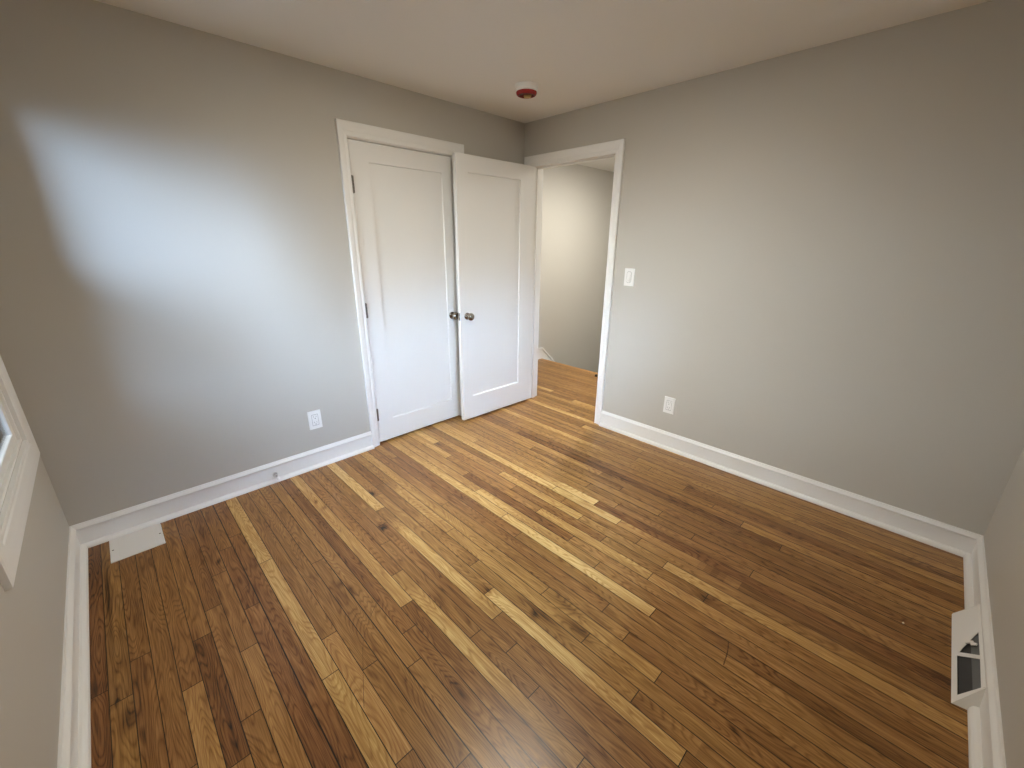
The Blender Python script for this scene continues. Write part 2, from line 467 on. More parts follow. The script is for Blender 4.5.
TONES = [  # photo pixel inside a strip, tone, hue (0 red .. 1 yellow)
    (96.6, 587.4, 0.22, 0.1), (112.2, 597.2, 0.46, 1), (131.8, 597.2, 0.42, 0.6), (153.2, 597.2, 0.42, 0.6), (172.8, 597.2, 0.42, 0.5), (193.3, 597.2, 0.46, 0.5), (197.2, 544.5, 0.44, 0.4),
    (216.7, 616.7, 0.5, 0.5), (208.9, 544.5, 0.42, 0.4), (228.4, 589.4, 0.47, 0.4), (218.7, 530.8, 0.46, 0.5), (236.2, 567.9, 0.36, 0.2), (261.6, 616.7, 0.52, 0.5), (236.2, 528.8, 0.4, 0.3),
    (255.8, 571.8, 0.4, 0.3), (246.0, 528.8, 0.92, 0.8), (97.6, 657.1, 0.22, 0.1), (98.6, 725.4, 0.26, 0.1), (117.1, 715.7, 0.48, 1), (138.6, 641.4, 0.44, 0.6), (144.5, 715.7, 0.38, 0.5),
    (160.1, 647.3, 0.46, 0.6), (169.8, 715.7, 0.38, 0.6), (185.5, 657.1, 0.42, 0.5), (204.0, 715.7, 0.74, 0.7), (221.6, 696.1, 0.28, 0.4), (199.1, 625.8, 0.46, 0.5), (238.6, 676.6, 0.48, 0.6),
    (220.6, 625.8, 0.46, 0.6), (261.6, 735.2, 0.44, 0.7), (246.0, 629.7, 0.48, 0.5), (265.5, 676.6, 0.64, 0.6), (267.5, 637.5, 0.42, 0.1), (261.5, 676.6, 0.66, 0.6), (288.8, 739.1, 0.6, 0.6),
    (279.1, 676.6, 0.34, 0), (318.1, 745.0, 0.34, 0.0), (306.4, 676.6, 0.42, 0.3), (349.4, 745.0, 0.34, 0.1), (304.5, 637.5, 0.92, 0.8), (349.4, 705.9, 0.84, 0.9), (322.0, 625.8, 0.48, 0.6),
    (357.2, 676.6, 0.76, 0.4), (409.9, 762.5, 0.44, 0.6), (357.2, 647.3, 0.5, 0.7), (388.4, 696.1, 0.5, 0.7), (392.3, 641.4, 0.52, 0.7), (429.5, 674.6, 0.56, 0.6), (427.5, 647.3, 0.42, 0.4),
    (251.7, 538.6, 0.92, 0.8), (245.9, 558.1, 0.4, 0.3), (279.1, 544.5, 0.5, 0.6), (273.2, 505.4, 0.5, 0.6), (304.5, 562.0, 0.5, 0.6), (290.8, 511.2, 0.52, 0.6), (327.9, 573.8, 0.52, 0.6),
    (306.4, 530.8, 0.52, 0.6), (341.6, 573.8, 0.52, 0.6), (318.1, 523.0, 0.34, 0.3), (337.7, 544.5, 0.32, 0.3), (365.0, 573.8, 0.34, 0.3), (388.4, 601.1, 0.4, 0.3), (302.5, 491.7, 0.8, 0.7),
    (357.2, 544.5, 0.82, 0.7), (392.3, 583.5, 0.84, 0.8), (357.2, 530.8, 0.46, 0.4), (384.5, 558.1, 0.46, 0.4), (408.0, 581.6, 0.6, 0.8), (425.5, 605.0, 0.8, 0.9), (367.0, 523.0, 0.48, 0.5),
    (408.0, 564.0, 0.48, 0.6), (357.2, 491.7, 0.97, 0.8), (388.4, 517.1, 0.45, 0.8), (409.9, 536.6, 0.86, 0.9), (396.2, 505.4, 0.62, 0.8), (427.5, 534.7, 0.62, 0.8), (365.0, 485.9, 0.5, 0.6),
    (392.3, 491.7, 0.4, 0.5), (415.8, 511.2, 0.42, 0.5), (406.0, 491.7, 0.78, 0.9), (425.5, 491.7, 0.66, 0.8), (439.1, 692.2, 0.54, 0.6), (411.7, 686.4, 0.48, 0.7), (450.8, 672.7, 0.4, 0.4),
    (517.2, 750.8, 0.48, 0.4), (450.8, 651.2, 0.36, 0.4), (482.0, 682.5, 0.38, 0.4), (484.0, 661.0, 0.88, 0.9), (517.2, 690.3, 0.8, 0.9), (548.4, 723.5, 0.6, 0.9), (566.0, 746.9, 0.62, 0.8),
    (464.5, 625.8, 0.46, 0.5), (509.4, 662.9, 0.44, 0.5), (566.0, 721.5, 0.4, 0.4), (487.9, 629.7, 0.42, 0.4), (536.7, 672.7, 0.42, 0.5), (585.5, 715.7, 0.46, 0.5), (536.7, 655.1, 0.42, 0.5),
    (585.5, 692.2, 0.44, 0.4), (546.5, 643.4, 0.95, 0.9), (585.5, 674.6, 0.94, 0.9), (423.4, 597.2, 0.78, 0.9), (419.5, 573.8, 0.46, 0.6), (448.8, 607.0, 0.48, 0.6), (425.4, 565.9, 0.44, 0.5),
    (458.6, 597.2, 0.42, 0.5), (411.7, 532.7, 0.9, 0.9), (439.1, 558.1, 0.88, 0.9), (468.4, 583.5, 0.86, 0.9), (489.8, 607.0, 0.64, 0.9), (419.5, 519.1, 0.62, 0.9), (454.7, 552.3, 0.58, 0.9),
    (478.1, 581.6, 0.56, 0.9), (509.4, 605.0, 0.95, 0.9), (439.1, 532.7, 0.42, 0.6), (464.5, 552.3, 0.4, 0.6), (497.7, 585.5, 0.5, 0.9), (536.7, 614.8, 0.48, 0.9), (425.4, 513.2, 0.84, 0.9),
    (441.0, 524.9, 0.78, 0.9), (474.2, 548.4, 0.58, 0.9), (517.2, 585.5, 0.62, 0.9), (566.0, 607.0, 0.54, 0.9), (482.0, 532.7, 0.56, 0.8), (517.2, 565.9, 0.56, 0.8), (458.6, 505.4, 0.46, 0.5),
    (566.0, 589.4, 0.34, 0.4), (490.2, 505.0, 0.9, 0.9), (514.8, 524.5, 0.94, 0.9), (536.7, 536.6, 0.97, 0.9), (575.8, 564.0, 0.97, 0.9), (509.4, 524.9, 0.4, 0.5), (546.5, 558.1, 0.48, 0.8),
    (556.2, 540.5, 0.62, 0.9), (585.5, 562.0, 0.6, 0.9), (548.4, 524.9, 0.34, 0.2), (525.0, 493.7, 0.36, 0.4), (566.0, 523.0, 0.68, 0.9), (591.4, 540.5, 0.68, 0.9), (575.8, 493.7, 0.97, 0.9),
    (579.5, 696.1, 0.38, 0.5), (634.2, 735.2, 0.38, 0.4), (576.6, 663.3, 0.92, 0.9), (618.6, 696.1, 0.92, 0.9), (667.4, 745.0, 0.94, 0.9), (599.1, 664.9, 0.6, 0.9), (653.8, 713.7, 0.48, 0.6),
    (696.7, 752.8, 0.5, 0.6), (608.8, 657.1, 0.58, 0.9), (696.7, 739.1, 0.6, 0.8), (589.3, 629.7, 0.7, 0.9), (618.6, 649.2, 0.76, 0.9), (647.9, 670.7, 0.82, 0.9), (687.0, 696.1, 0.48, 0.6),
    (735.8, 739.1, 0.46, 0.5), (608.8, 629.7, 0.56, 0.8), (677.2, 674.6, 0.5, 0.6), (735.8, 719.6, 0.46, 0.6), (696.7, 674.6, 0.52, 0.8), (735.8, 682.5, 0.54, 0.8), (726.0, 657.1, 0.62, 0.8),
    (751.4, 676.6, 0.6, 0.8), (608.8, 510.3, 0.28, 0.2), (628.4, 521.0, 0.3, 0.2), (716.2, 571.8, 0.32, 0.3), (745.5, 585.5, 0.34, 0.3), (696.7, 562.0, 0.66, 0.9), (735.8, 581.6, 0.66, 0.9),
    (589.3, 499.5, 0.97, 0.9), (610.8, 517.1, 0.97, 0.9), (647.9, 509.3, 0.54, 0.8), (604.9, 501.5, 0.6, 0.8), (638.1, 519.1, 0.42, 0.6), (716.2, 548.4, 0.46, 0.5), (642.0, 487.8, 0.24, 0.4),
    (677.2, 503.4, 0.2, 0.4), (716.2, 519.1, 0.2, 0.4), (755.3, 536.6, 0.24, 0.4), (669.4, 491.7, 0.5, 0.7), (704.5, 501.5, 0.54, 0.7), (726.0, 513.2, 0.5, 0.6), (706.5, 487.8, 0.6, 0.8),
    (735.8, 491.7, 0.64, 0.8), (653.8, 552.3, 0.6, 0.8), (696.7, 581.6, 0.88, 0.9), (735.8, 605.0, 0.84, 0.9), (589.3, 519.1, 0.6, 0.9), (677.2, 593.3, 0.84, 0.9), (716.2, 616.7, 0.8, 0.9),
    (563.9, 534.7, 0.34, 0.3), (618.6, 577.7, 0.5, 0.8), (657.7, 601.1, 0.5, 0.8), (618.6, 589.4, 0.96, 0.9), (647.9, 608.9, 0.96, 0.9), (677.2, 624.5, 0.52, 0.8), (599.1, 601.1, 0.34, 0.4),
    (618.6, 616.7, 0.5, 0.8), (677.2, 583.5, 0.46, 0.8), (857.7, 676.6, 0.72, 0.8), (935.8, 711.8, 0.68, 0.7), (818.6, 637.5, 0.5, 0.7), (869.4, 641.4, 0.28, 0.2), (926.0, 672.7, 0.2, 0.1),
    (906.5, 651.2, 0.52, 0.7), (799.1, 647.3, 0.48, 0.6), (838.1, 682.5, 0.4, 0.5), (877.2, 705.9, 0.34, 0.4), (808.8, 682.5, 0.5, 0.6), (857.7, 727.4, 0.34, 0.3), (789.3, 700.0, 0.56, 0.7),
    (838.1, 735.2, 0.46, 0.5), (779.5, 735.2, 0.46, 0.5), (779.5, 491.7, 0.36, 0.5), (818.6, 509.3, 0.54, 0.7), (935.8, 556.2, 0.5, 0.7), (838.1, 530.8, 0.36, 0.4), (916.2, 562.0, 0.32, 0.3),
    (789.3, 513.2, 0.6, 0.8), (857.7, 540.5, 0.5, 0.7), (896.7, 573.8, 0.36, 0.4), (808.8, 554.2, 0.66, 0.8), (877.2, 585.5, 0.64, 0.8), (935.8, 608.9, 0.62, 0.7), (857.7, 597.2, 0.42, 0.6),
    (916.2, 622.6, 0.4, 0.5), (779.5, 589.4, 0.6, 0.8), (818.6, 605.0, 0.62, 0.8), (783.4, 597.2, 0.36, 0.3), (808.8, 612.8, 0.34, 0.3), (369.4, 496.9, 0.95, 0.8), (377.2, 475.0, 0.46, 0.5),
    (391.2, 481.2, 0.48, 0.6), (402.2, 492.2, 0.84, 0.9), (422.5, 507.8, 0.82, 0.9), (411.6, 489.1, 0.72, 0.9), (435.0, 509.4, 0.7, 0.9), (391.2, 462.5, 0.38, 0.2), (441.2, 493.8, 0.4, 0.3),
    (425.6, 470.3, 0.36, 0.2), (453.8, 493.8, 0.36, 0.3), (400.6, 454.7, 0.36, 0.3), (406.9, 443.8, 0.7, 0.8), (425.6, 457.8, 0.74, 0.8), (447.5, 475.0, 0.82, 0.9), (422.5, 448.4, 0.66, 0.8),
    (447.5, 462.5, 0.66, 0.8), (461.6, 471.9, 0.64, 0.8), (427.2, 442.2, 0.78, 0.8), (444.4, 454.7, 0.8, 0.8), (428.8, 439.1, 0.86, 0.8), (447.5, 451.6, 0.36, 0.3), (447.5, 429.7, 0.88, 0.9),
    (469.4, 439.1, 0.86, 0.9), (469.4, 459.4, 0.5, 0.6), (485.0, 464.1, 0.6, 0.7), (510.0, 479.7, 0.82, 0.9), (492.8, 500.0, 0.88, 0.9), (550.3, 428.8, 0.84, 0.9), (547.2, 389.7, 0.84, 0.9),
    (581.6, 403.8, 0.9, 0.9), (573.8, 414.7, 0.8, 0.8), (587.8, 426.4, 0.86, 0.9), (542.5, 369.4, 0.5, 0.9), (558.1, 378.8, 0.5, 0.9), (573.8, 391.2, 0.5, 0.9), (558.1, 399.1, 0.55, 0.9),
    (526.9, 422.5, 0.5, 0.7), (511.2, 425.6, 0.56, 0.8), (542.5, 461.6, 0.6, 0.8), (601.9, 463.1, 0.34, 0.3), (503.4, 422.5, 0.4, 0.5), (581.6, 380.3, 0.44, 0.9), (526.9, 467.8, 0.62, 0.8),
    (615.6, 454.7, 0.56, 0.8), (662.5, 479.7, 0.62, 0.8), (646.9, 487.5, 0.26, 0.4), (709.4, 481.2, 0.54, 0.7)]
KNOTS = [  # centre pixel, length along strip, half width, strength
    (578, 630, .075, .030, .42), (371, 494, .028, .022, .9), (383, 527, .022, .020, .8), (128, 718, .05, .018, .5),
    (119, 665, .012, .012, .7), (487, 590, .02, .02, .6), (540, 612, .10, .02, .35), (705, 598, .04, .018, .5),
    (535, 615, .01, .01, .8), (316, 501, .012, .008, .8), (324, 508, .010, .008, .8), (341, 583, .02, .02, .45),
    (351, 590, .02, .02, .45), (690, 487, .03, .02, .5), (460, 690, .05, .012, .3), (116, 700, .02, .01, .6),
    (745, 708, .008, .006, .7), (733, 730, .006, .006, .8), (218, 561, .008, .006, .9), (600, 620, .05, .014, .35),
    (560, 600, .10, .016, .3), (107, 600, .35, .006, .6), (440, 600, .05, .02, .25), (520, 715, .09, .012, .35)]
rng = random.Random(11)


def strip_of(x):
    return math.floor((x - X0) / PW)


def build_floor():
    bm = nb()
    lay = bm.loops.layers.float_color.new('plank')
    xmin, xmax, ymin, ymax = -L, LAND_X - 0.062, -WD, HALL_Y
    joints, tones = {}, {}
    for px, py in JOINTS:
        p = pix(px, py)
        joints.setdefault(strip_of(p.x), []).append(p.y)
    for px, py, t, h in TONES:
        p = pix(px, py)
        tones.setdefault(strip_of(p.x), []).append((p.y, t, h))
    knots = []
    for px, py, ln, hw, s in KNOTS:
        p = pix(px, py)
        knots.append((p.x, p.y, ln, hw, s))

    def face(x0, x1, y0, y1, z, tone, rn, hu, kn_at=True, dirt=0.0):
        vs = [bm.verts.new((x, y, z)) for x, y in ((x0, y0), (x1, y0), (x1, y1), (x0, y1))]
        fc = bm.faces.new(vs)
        for lp in fc.loops:
            k = dirt
            if kn_at:
                X, Y = lp.vert.co.x, lp.vert.co.y
                for kx, ky, kl, kw, ks in knots:
                    if abs(Y - ky) < 3 * kl and abs(X - kx) < 3 * kw and strip_of((x0 + x1) / 2) == strip_of(kx):
                        k = max(k, ks * math.exp(-((X - kx) / kw) ** 2 - ((Y - ky) / kl) ** 2))
            lp[lay] = (max(0, min(1.3, tone)), rn, hu, k)

    k0, k1 = strip_of(xmin), strip_of(xmax)
    for k in range(k0, k1 + 1):
        a, b = max(X0 + k * PW, xmin), min(X0 + (k + 1) * PW, xmax)
        js = sorted(joints.get(k, []))
        js = [y for i, y in enumerate(js) if i == 0 or y - js[i - 1] > 0.035]
        ends = [ymin] + js + [ymax]
        # long unbroken runs that the photo does not show in full get joints of their own behind the walls
        out = [ends[0]]
        for p_, q_ in zip(ends, ends[1:]):
            while q_ - out[-1] > 2.6:
                out.append(out[-1] + rng.uniform(1.1, 2.2))
            out.append(q_)
        gw = rng.choice((0.0022, 0.0028, 0.0036, 0.0044)) if k > -2 else 0.001
        gd = rng.choice((-0.15, -0.05, 0.05))
        for y0, y1 in zip(out, out[1:]):
            tn = [(abs((y0 + y1) / 2 - y), t, h) for y, t, h in tones.get(k, []) if y0 - .01 <= y <= y1 + .01]
            if tn:
                h = sum(q[2] for q in tn) / len(tn)
                prof_ = sorted((y, t) for y, t, _ in tones.get(k, []) if y0 - .01 <= y <= y1 + .01)
            else:
                h = rng.uniform(.5, .95)
                prof_ = [(y0, rng.choice((.40, .44, .48, .52, .56)) + rng.uniform(-.03, .03))]
            rn = rng.random()
            n = max(1, int((y1 - y0) / 0.03))
            xs = [a + gw / 2, a + PW * .25, a + PW * .5, a + PW * .75, b - gw / 2]
            xs = [min(x, b - gw / 2) for x in xs]
            g = 0.0014
            for i in range(n):
                yy0 = y0 + g + (y1 - y0 - 2 * g) * i / n
                yy1 = y0 + g + (y1 - y0 - 2 * g) * (i + 1) / n
                ym = (yy0 + yy1) / 2
                if ym <= prof_[0][0]:
                    t = prof_[0][1]
                elif ym >= prof_[-1][0]:
                    t = prof_[-1][1]
                else:
                    for (ya, ta), (yb, tb) in zip(prof_, prof_[1:]):
                        if ya <= ym <= yb:
                            t = ta + (tb - ta) * (ym - ya) / max(1e-6, yb - ya)
                t = .48 + (t - .5) * .85
                near = any(abs((yy0 + yy1) / 2 - q[1]) < 3 * q[2] + .05 and strip_of(q[0]) == k for q in knots)
                if near:
                    for x_0, x_1 in zip(xs, xs[1:]):
                        if x_1 - x_0 > 1e-5:
                            face(x_0, x_1, yy0, yy1, 0, t, rn, h)
                elif i == 0 or True:
                    face(a + gw / 2, b - gw / 2, yy0, yy1, 0, t, rn, h, False)
            if y1 < ymax - 0.01:   # butt joint, dark line
                face(a, b, y1 - g, y1 + g, -0.0001, rng.choice((-.1, 0, .1)), rn, .2, False, 1.0)
        if k > k0:
            face(a - gw / 2, a + gw / 2, ymin, ymax, -0.0001, gd, 0.3, .2, False, 1.0)
    # scratches: hair-thin dark grooves
    def scratch(pts, w):
        P = [pix(*q) for q in pts]
        sm = []
        for i in range(len(P) - 1):
            for j in range(6):
                t = j / 6
                p0, p1, p2, p3 = P[max(0, i - 1)], P[i], P[i + 1], P[min(len(P) - 1, i + 2)]
                sm.append(0.5 * ((2 * p1) + (-p0 + p2) * t + (2 * p0 - 5 * p1 + 4 * p2 - p3) * t * t + (-p0 + 3 * p1 - 3 * p2 + p3) * t ** 3))
        sm.append(P[-1])
        L_, R_ = [], []
        for i, p in enumerate(sm):
            d = (sm[min(i + 1, len(sm) - 1)] - sm[max(i - 1, 0)])
            n = Vector((-d.y, d.x, 0)).normalized() * w / 2
            L_.append(bm.verts.new((p.x + n.x, p.y + n.y, 0.0003)))
            R_.append(bm.verts.new((p.x - n.x, p.y - n.y, 0.0003)))
        for i in range(len(sm) - 1):
            fc = bm.faces.new((L_[i], L_[i + 1], R_[i + 1], R_[i]))
            for lp in fc.loops:
                lp[lay] = (0.14, .5, .4, 0)
    scratch([(378, 600), (370, 618), (363.5, 640), (363, 665), (364, 708)], 0.0016)
    scratch([(728.5, 641), (727.5, 652), (723.5, 665)], 0.0035)
    scratch([(252, 580), (246, 587), (243, 590)], 0.0014)
    scratch([(272, 556), (266, 563), (263, 568)], 0.0012)
    # underside so that the floor has thickness
    vs = [bm.verts.new(c) for c in ((xmin, ymin, -0.02), (xmax, ymin, -0.02), (xmax, ymax, -0.02), (xmin, ymax, -0.02))]
    fc = bm.faces.new(vs)
    me = bpy.data.meshes.new('floor')
    bm.to_mesh(me)
    bm.free()
    me.materials.append(OAK)
    o = bpy.data.objects.new('floor', me)
    COL.objects.link(o)
    # make every plank face look up
    return tag(o, 'narrow oak strip floor with pale and dark boards', 'floor', 'structure')


build_floor()

# landing edge: rounded oak nosing board above the stairs
bm = nb()
lay = bm.loops.layers.float_color.new('plank')
prof = [(LAND_X - .062, 0.0), (LAND_X - .012, 0.0), (LAND_X - .003, -.004), (LAND_X, -.012), (LAND_X - .003, -.02), (LAND_X - .062, -.02)]
ra = [bm.verts.new((x, -1.30, z)) for x, z in prof]
rb = [bm.verts.new((x, HALL_Y, z)) for x, z in prof]
for i in range(len(prof)):
    bm.faces.new((ra[i], ra[(i + 1) % len(prof)], rb[(i + 1) % len(prof)], rb[i]))
bm.faces.new(ra); bm.faces.new(rb)
for fc in bm.faces:
    for lp in fc.loops:
        lp[lay] = (.66, .77, .4, 0)
tag(link('trim_4', bm, OAK), 'rounded oak nosing board along the edge of the stair landing', 'trim', 'structure')


# ------------------------------------------------------------------ walls and ceiling
def wall_boxes(name, boxes, label, mat=WALL):
    bm = nb()
    for b_ in boxes:
        box(bm, *b_)
    o = link(name, bm, mat)
    return tag(o, label, 'wall', 'structure')


def wall_with_hole_y(name, y0, y1, xa, xb, hx0, hx1, hz0, hz1, label, zb=-0.02, zt=H):
    """wall in the xz plane with one rectangular opening"""
    boxes = [(xa, hx0, y0, y1, zb, zt), (hx1, xb, y0, y1, zb, zt), (hx0, hx1, y0, y1, hz1, zt)]
    if hz0 > .01:
        boxes.append((hx0, hx1, y0, y1, zb, hz0))
    return wall_boxes(name, boxes, label)


def wall_with_hole_x(name, x0, x1, ya, yb, hy0, hy1, hz0, hz1, label, zb=-0.02, zt=H):
    boxes = [(x0, x1, ya, hy0, zb, zt), (x0, x1, hy1, yb, zb, zt), (x0, x1, hy0, hy1, hz1, zt)]
    if hz0 > .01:
        boxes.append((x0, x1, hy0, hy1, zb, hz0))
    return wall_boxes(name, boxes, label)


# closet doorway: rough opening -1.524 .. -0.724 ; entry doorway: y -0.898 .. -0.090
CD0, CD1, CDT = -1.5245, -0.7235, 2.032
ED0, ED1, EDT = -0.898, -0.091, 2.038
W1 = dict(y0=-1.005, y1=-0.218, z0=0.666, z1=2.0)       # window in the left wall
W2 = dict(x0=-1.95, x1=-1.37, z0=0.85, z1=1.25)          # window in the right wall, above and beside the register
wall_with_hole_y('wall_back', 0, WT, -L - .16, 0, CD0, CD1, 0, CDT, 'greige wall with the closet door')
wall_with_hole_x('wall_right', 0, WT, -WD - .16, HALL_Y, ED0, ED1, 0, EDT, 'greige wall with the open doorway and the light switch')
wall_with_hole_x('wall_left', -L - .07, -L, -WD - .16, 0, W1['y0'], W1['y1'], W1['z0'], W1['z1'], 'greige wall with the window at the left edge')
wall_with_hole_y('wall_front', -WD - .16, -WD, -L - .16, 0, W2['x0'], W2['x1'], W2['z0'], W2['z1'], 'greige wall at the right edge above the baseboard register')
bm = nb(); box(bm, -L - .16, 4.2, -WD - .16, HALL_Y + .12, H, H + .12)
tag(link('ceiling', bm, CEIL), 'flat off-white ceiling', 'ceiling', 'structure')
bm = nb(); box(bm, -L - .65, 4.2, -WD - .70, -WD - .16, 2.22, 2.36); box(bm, -L - .65, -L - .16, -WD - .16, 1.2, 2.22, 2.36)  # unseen overhang, added to cut high sky light at the windows
tag(link('sky_blocker_eave', bm, BLOCKER_GREY), 'unseen overhang added above the windows to block sky light', 'eave', 'structure')
wall_boxes('wall_closet', [(-L, -0.002, 0.70, 0.80, -.02, H), (-L - .16, -L, WT, .80, -.02, H), (-L, 0, WT, .70, -.05, -.0195)], 'inside wall of the closet')
wall_boxes('wall_hall', [(0.0, 4.2, HALL_Y, HALL_Y + .12, -2.6, H)], 'greige hall wall seen through the open doorway')
wall_boxes('wall_stairwell', [(4.1, 4.2, -1.4, HALL_Y, -2.6, H), (WT, 4.1, -1.42, -1.32, -2.6, H), (LAND_X - .08, LAND_X - .03, -1.32, HALL_Y, -2.6, -.03),
                              (LAND_X - .08, 4.1, -1.32, HALL_Y, -2.62, -2.6)], 'walls around the stairwell off the hall')

# ------------------------------------------------------------------ baseboards (body, tapered cap, quarter-round shoe)
BB = [(-.002, 0), (.0125, 0), (.0125, .099), (.0175, .103), (.0185, .106), (.0180, .110), (.0150, .1145), (.0085, .1225), (.006, .128), (.003, .1285), (-.002, .1285)]
SHOE = [(.0115, 0.0), (.035, 0.0), (.0345, .005), (.032, .012), (.027, .0175), (.020, .0205), (.0115, .021)]


def baseboard(name, a, b, outw, label):
    bm = nb()
    extrude_profile(bm, BB, a, b, outw)
    o = link(name, bm, TRIM)
    tag(o, label, 'baseboard', 'structure')
    bm = nb()
    extrude_profile(bm, SHOE, a, b, outw)
    link('shoe_moulding', bm, TRIM, o)
    return o


baseboard('baseboard_back', (-L, 0, 0), (-1.5676, 0, 0), Vector((0, -1, 0)), 'white baseboard under the window-lit wall left of the closet')
baseboard('baseboard_right', (0, -.9437, 0), (0, -WD, 0), Vector((-1, 0, 0)), 'white baseboard right of the open doorway')
baseboard('baseboard_left', (-L, 0, 0), (-L, -WD, 0), Vector((1, 0, 0)), 'white baseboard at the lower left edge')
baseboard('baseboard_front', (-L, -WD, 0), (0, -WD, 0), Vector((0, 1, 0)), 'white baseboard at the lower right edge')
baseboard('baseboard_corner', (-.643, 0, 0), (0, 0, 0), Vector((0, -1, 0)), 'white baseboard behind the open door')

# hall skirt: short level piece, then it runs down beside the stairs
bm = nb()
sl = -0.93
pts = [(WT, 0.0), (1.213, 0.0), (1.213 + .9, sl * .9 - 0.02), (1.213 + .9, sl * .9 + .145), (1.203, .145), (WT, .145)]
va = [bm.verts.new((x, HALL_Y, z)) for x, z in pts]
vb = [bm.verts.new((x, HALL_Y - .014, z)) for x, z in pts]
for i in range(6):
    bm.faces.new((va[i], va[(i + 1) % 6], vb[(i + 1) % 6], vb[i]))
bm.faces.new(va); bm.faces.new(vb)
o = link('trim_5', bm, TRIM)
tag(o, 'white stair skirt board that slopes down along the hall wall', 'trim', 'structure')
bm = nb()
pts = [(WT, .130), (1.197, .130), (2.113, sl * .9 + .124), (2.113, sl * .9 + .148), (1.206, .148), (WT, .148)]
va = [bm.verts.new((x, HALL_Y - .014, z)) for x, z in pts]
vb = [bm.verts.new((x, HALL_Y - .022, z)) for x, z in pts]
for i in range(6):
    bm.faces.new((va[i], va[(i + 1) % 6], vb[(i + 1) % 6], vb[i]))
bm.faces.new(va); bm.faces.new(vb)
link('cap_moulding', bm, TRIM, o)

# ------------------------------------------------------------------ door casings and jambs
CAS = [(0.0, 0.0), (0.0, .0095), (.05, .0125), (.12, .0135), (.30, .0125), (.36, .0115), (.42, .0135), (.60, .0165), (.85, .018), (.96, .018), (1.0, .015), (1.0, 0.0)]
bm = nb()
sweep_frame(bm, CAS, [((-1.510, 0), (-1.5676, 0)), ((-1.510, 2.019), (-1.5676, 2.100)), ((-.715, 2.019), (-.6434, 2.100)), ((-.715, 0), (-.6434, 0))],
            lambda a, b_, h: Vector((a, -h, b_)))
o = link('trim_1', bm, TRIM)
tag(o, 'white moulded casing around the closet door', 'trim', 'structure')
bm = nb()
box(bm, CD0, CD0 + .0175, 0, WT, 0, CDT); box(bm, CD1 - .0175, CD1, 0, WT, 0, CDT); box(bm, CD0 + .0175, CD1 - .0175, 0, WT, 2.0135, CDT)
box(bm, CD0 + .0175, CD0 + .029, .037, WT - .02, 0, 2.0135); box(bm, CD1 - .029, CD1 - .0175, .037, WT - .02, 0, 2.0135)
link('jamb', bm, TRIM, o, bevel=.001)

bm = nb()
sweep_frame(bm, CAS, [((-.879, 0), (-.9437, 0)), ((-.879, 2.019), (-.9437, 2.100)), ((-.080, 2.019), (-.0155, 2.100)), ((-.080, 0), (-.0155, 0))],
            lambda a, b_, h: Vector((-h, a, b_)))
o = link('trim_2', bm, TRIM)
tag(o, 'white moulded casing around the open doorway to the hall', 'trim', 'structure')
bm = nb()
box(bm, 0, WT, ED0, ED0 + .0175, 0, EDT); box(bm, 0, WT, ED1 - .0175, ED1, 0, EDT); box(bm, 0, WT, ED0 + .0175, ED1 - .0175, 2.0205, EDT)
box(bm, .037, .075, ED0 + .0175, ED0 + .0285, 0, 2.0205); box(bm, .037, .075, ED0 + .0285, ED1 - .0285, 2.0095, 2.0205)
box(bm, .037, .075, ED1 - .0285, ED1 - .0175, 0, 2.0205)
link('jamb', bm, TRIM, o, bevel=.001)
bm = nb()
sweep_frame(bm, CAS, [((-.879, 0), (-.9437, 0)), ((-.879, 2.019), (-.9437, 2.100)), ((-.103, 2.019), (-.035, 2.100)), ((-.103, 0), (-.035, 0))],
            lambda a, b_, h: Vector((WT + h, a, b_)))
link('hall_casing', bm, TRIM, o)


# ------------------------------------------------------------------ one-panel doors
def door_leaf(name, w, h, t, panel, parent=None):
    """slab in local x 0..w, z 0..h, front face y=0 and back face y=t; panel = (x0,x1,z0,z1), recessed both sides with a small bevel"""
    bm = nb()
    x0, x1, z0, z1 = panel
    d, s = .0085, .007
    for y, sg in ((0, 1), (t, -1)):
        o_ = [bm.verts.new(c) for c in ((0, y, 0), (w, y, 0), (w, y, h), (0, y, h))]
        i_ = [bm.verts.new(c) for c in ((x0, y, z0), (x1, y, z0), (x1, y, z1), (x0, y, z1))]
        e_ = .0015
        k_ = [bm.verts.new(c) for c in ((x0 + e_, y + sg * d, z0 + s), (x1 - e_, y + sg * d, z0 + s), (x1 - e_, y + sg * d, z1 - e_), (x0 + e_, y + sg * d, z1 - e_))]
        for a_, b_ in ((o_, i_), (i_, k_)):
            for i in range(4):
                bm.faces.new((a_[i], a_[(i + 1) % 4], b_[(i + 1) % 4], b_[i]))
        bm.faces.new(k_)
        if sg == 1:
            first = o_
        else:
            for i in range(4):
                bm.faces.new((first[i], first[(i + 1) % 4], o_[(i + 1) % 4], o_[i]))
    return link(name, bm, DOOR, parent, bevel=.0015, seg=2)


def knob(name, parent, loc, direction, mat=NICKEL):
    """round passage knob with rosette; direction points out of the door face (in the parent's space)"""
    bm = nb()
    m = axis_matrix(Vector(loc), direction)
    lathe(bm, [(0, 0), (.027, 0), (.028, .003), (.026, .008), (.018, .0105), (.0125, .012), (.0115, .026)], 32, m)
    ros = link(name, bm, mat, parent, smooth=True)
    bm = nb()
    lathe(bm, [(.0115, .024), (.013, .029), (.021, .033), (.0275, .040), (.0295, .047), (.0285, .055), (.023, .0615), (.014, .0655), (.005, .067), (0, .067)], 32, m)
    link('knob_ball', bm, mat, ros, smooth=True)
    return ros


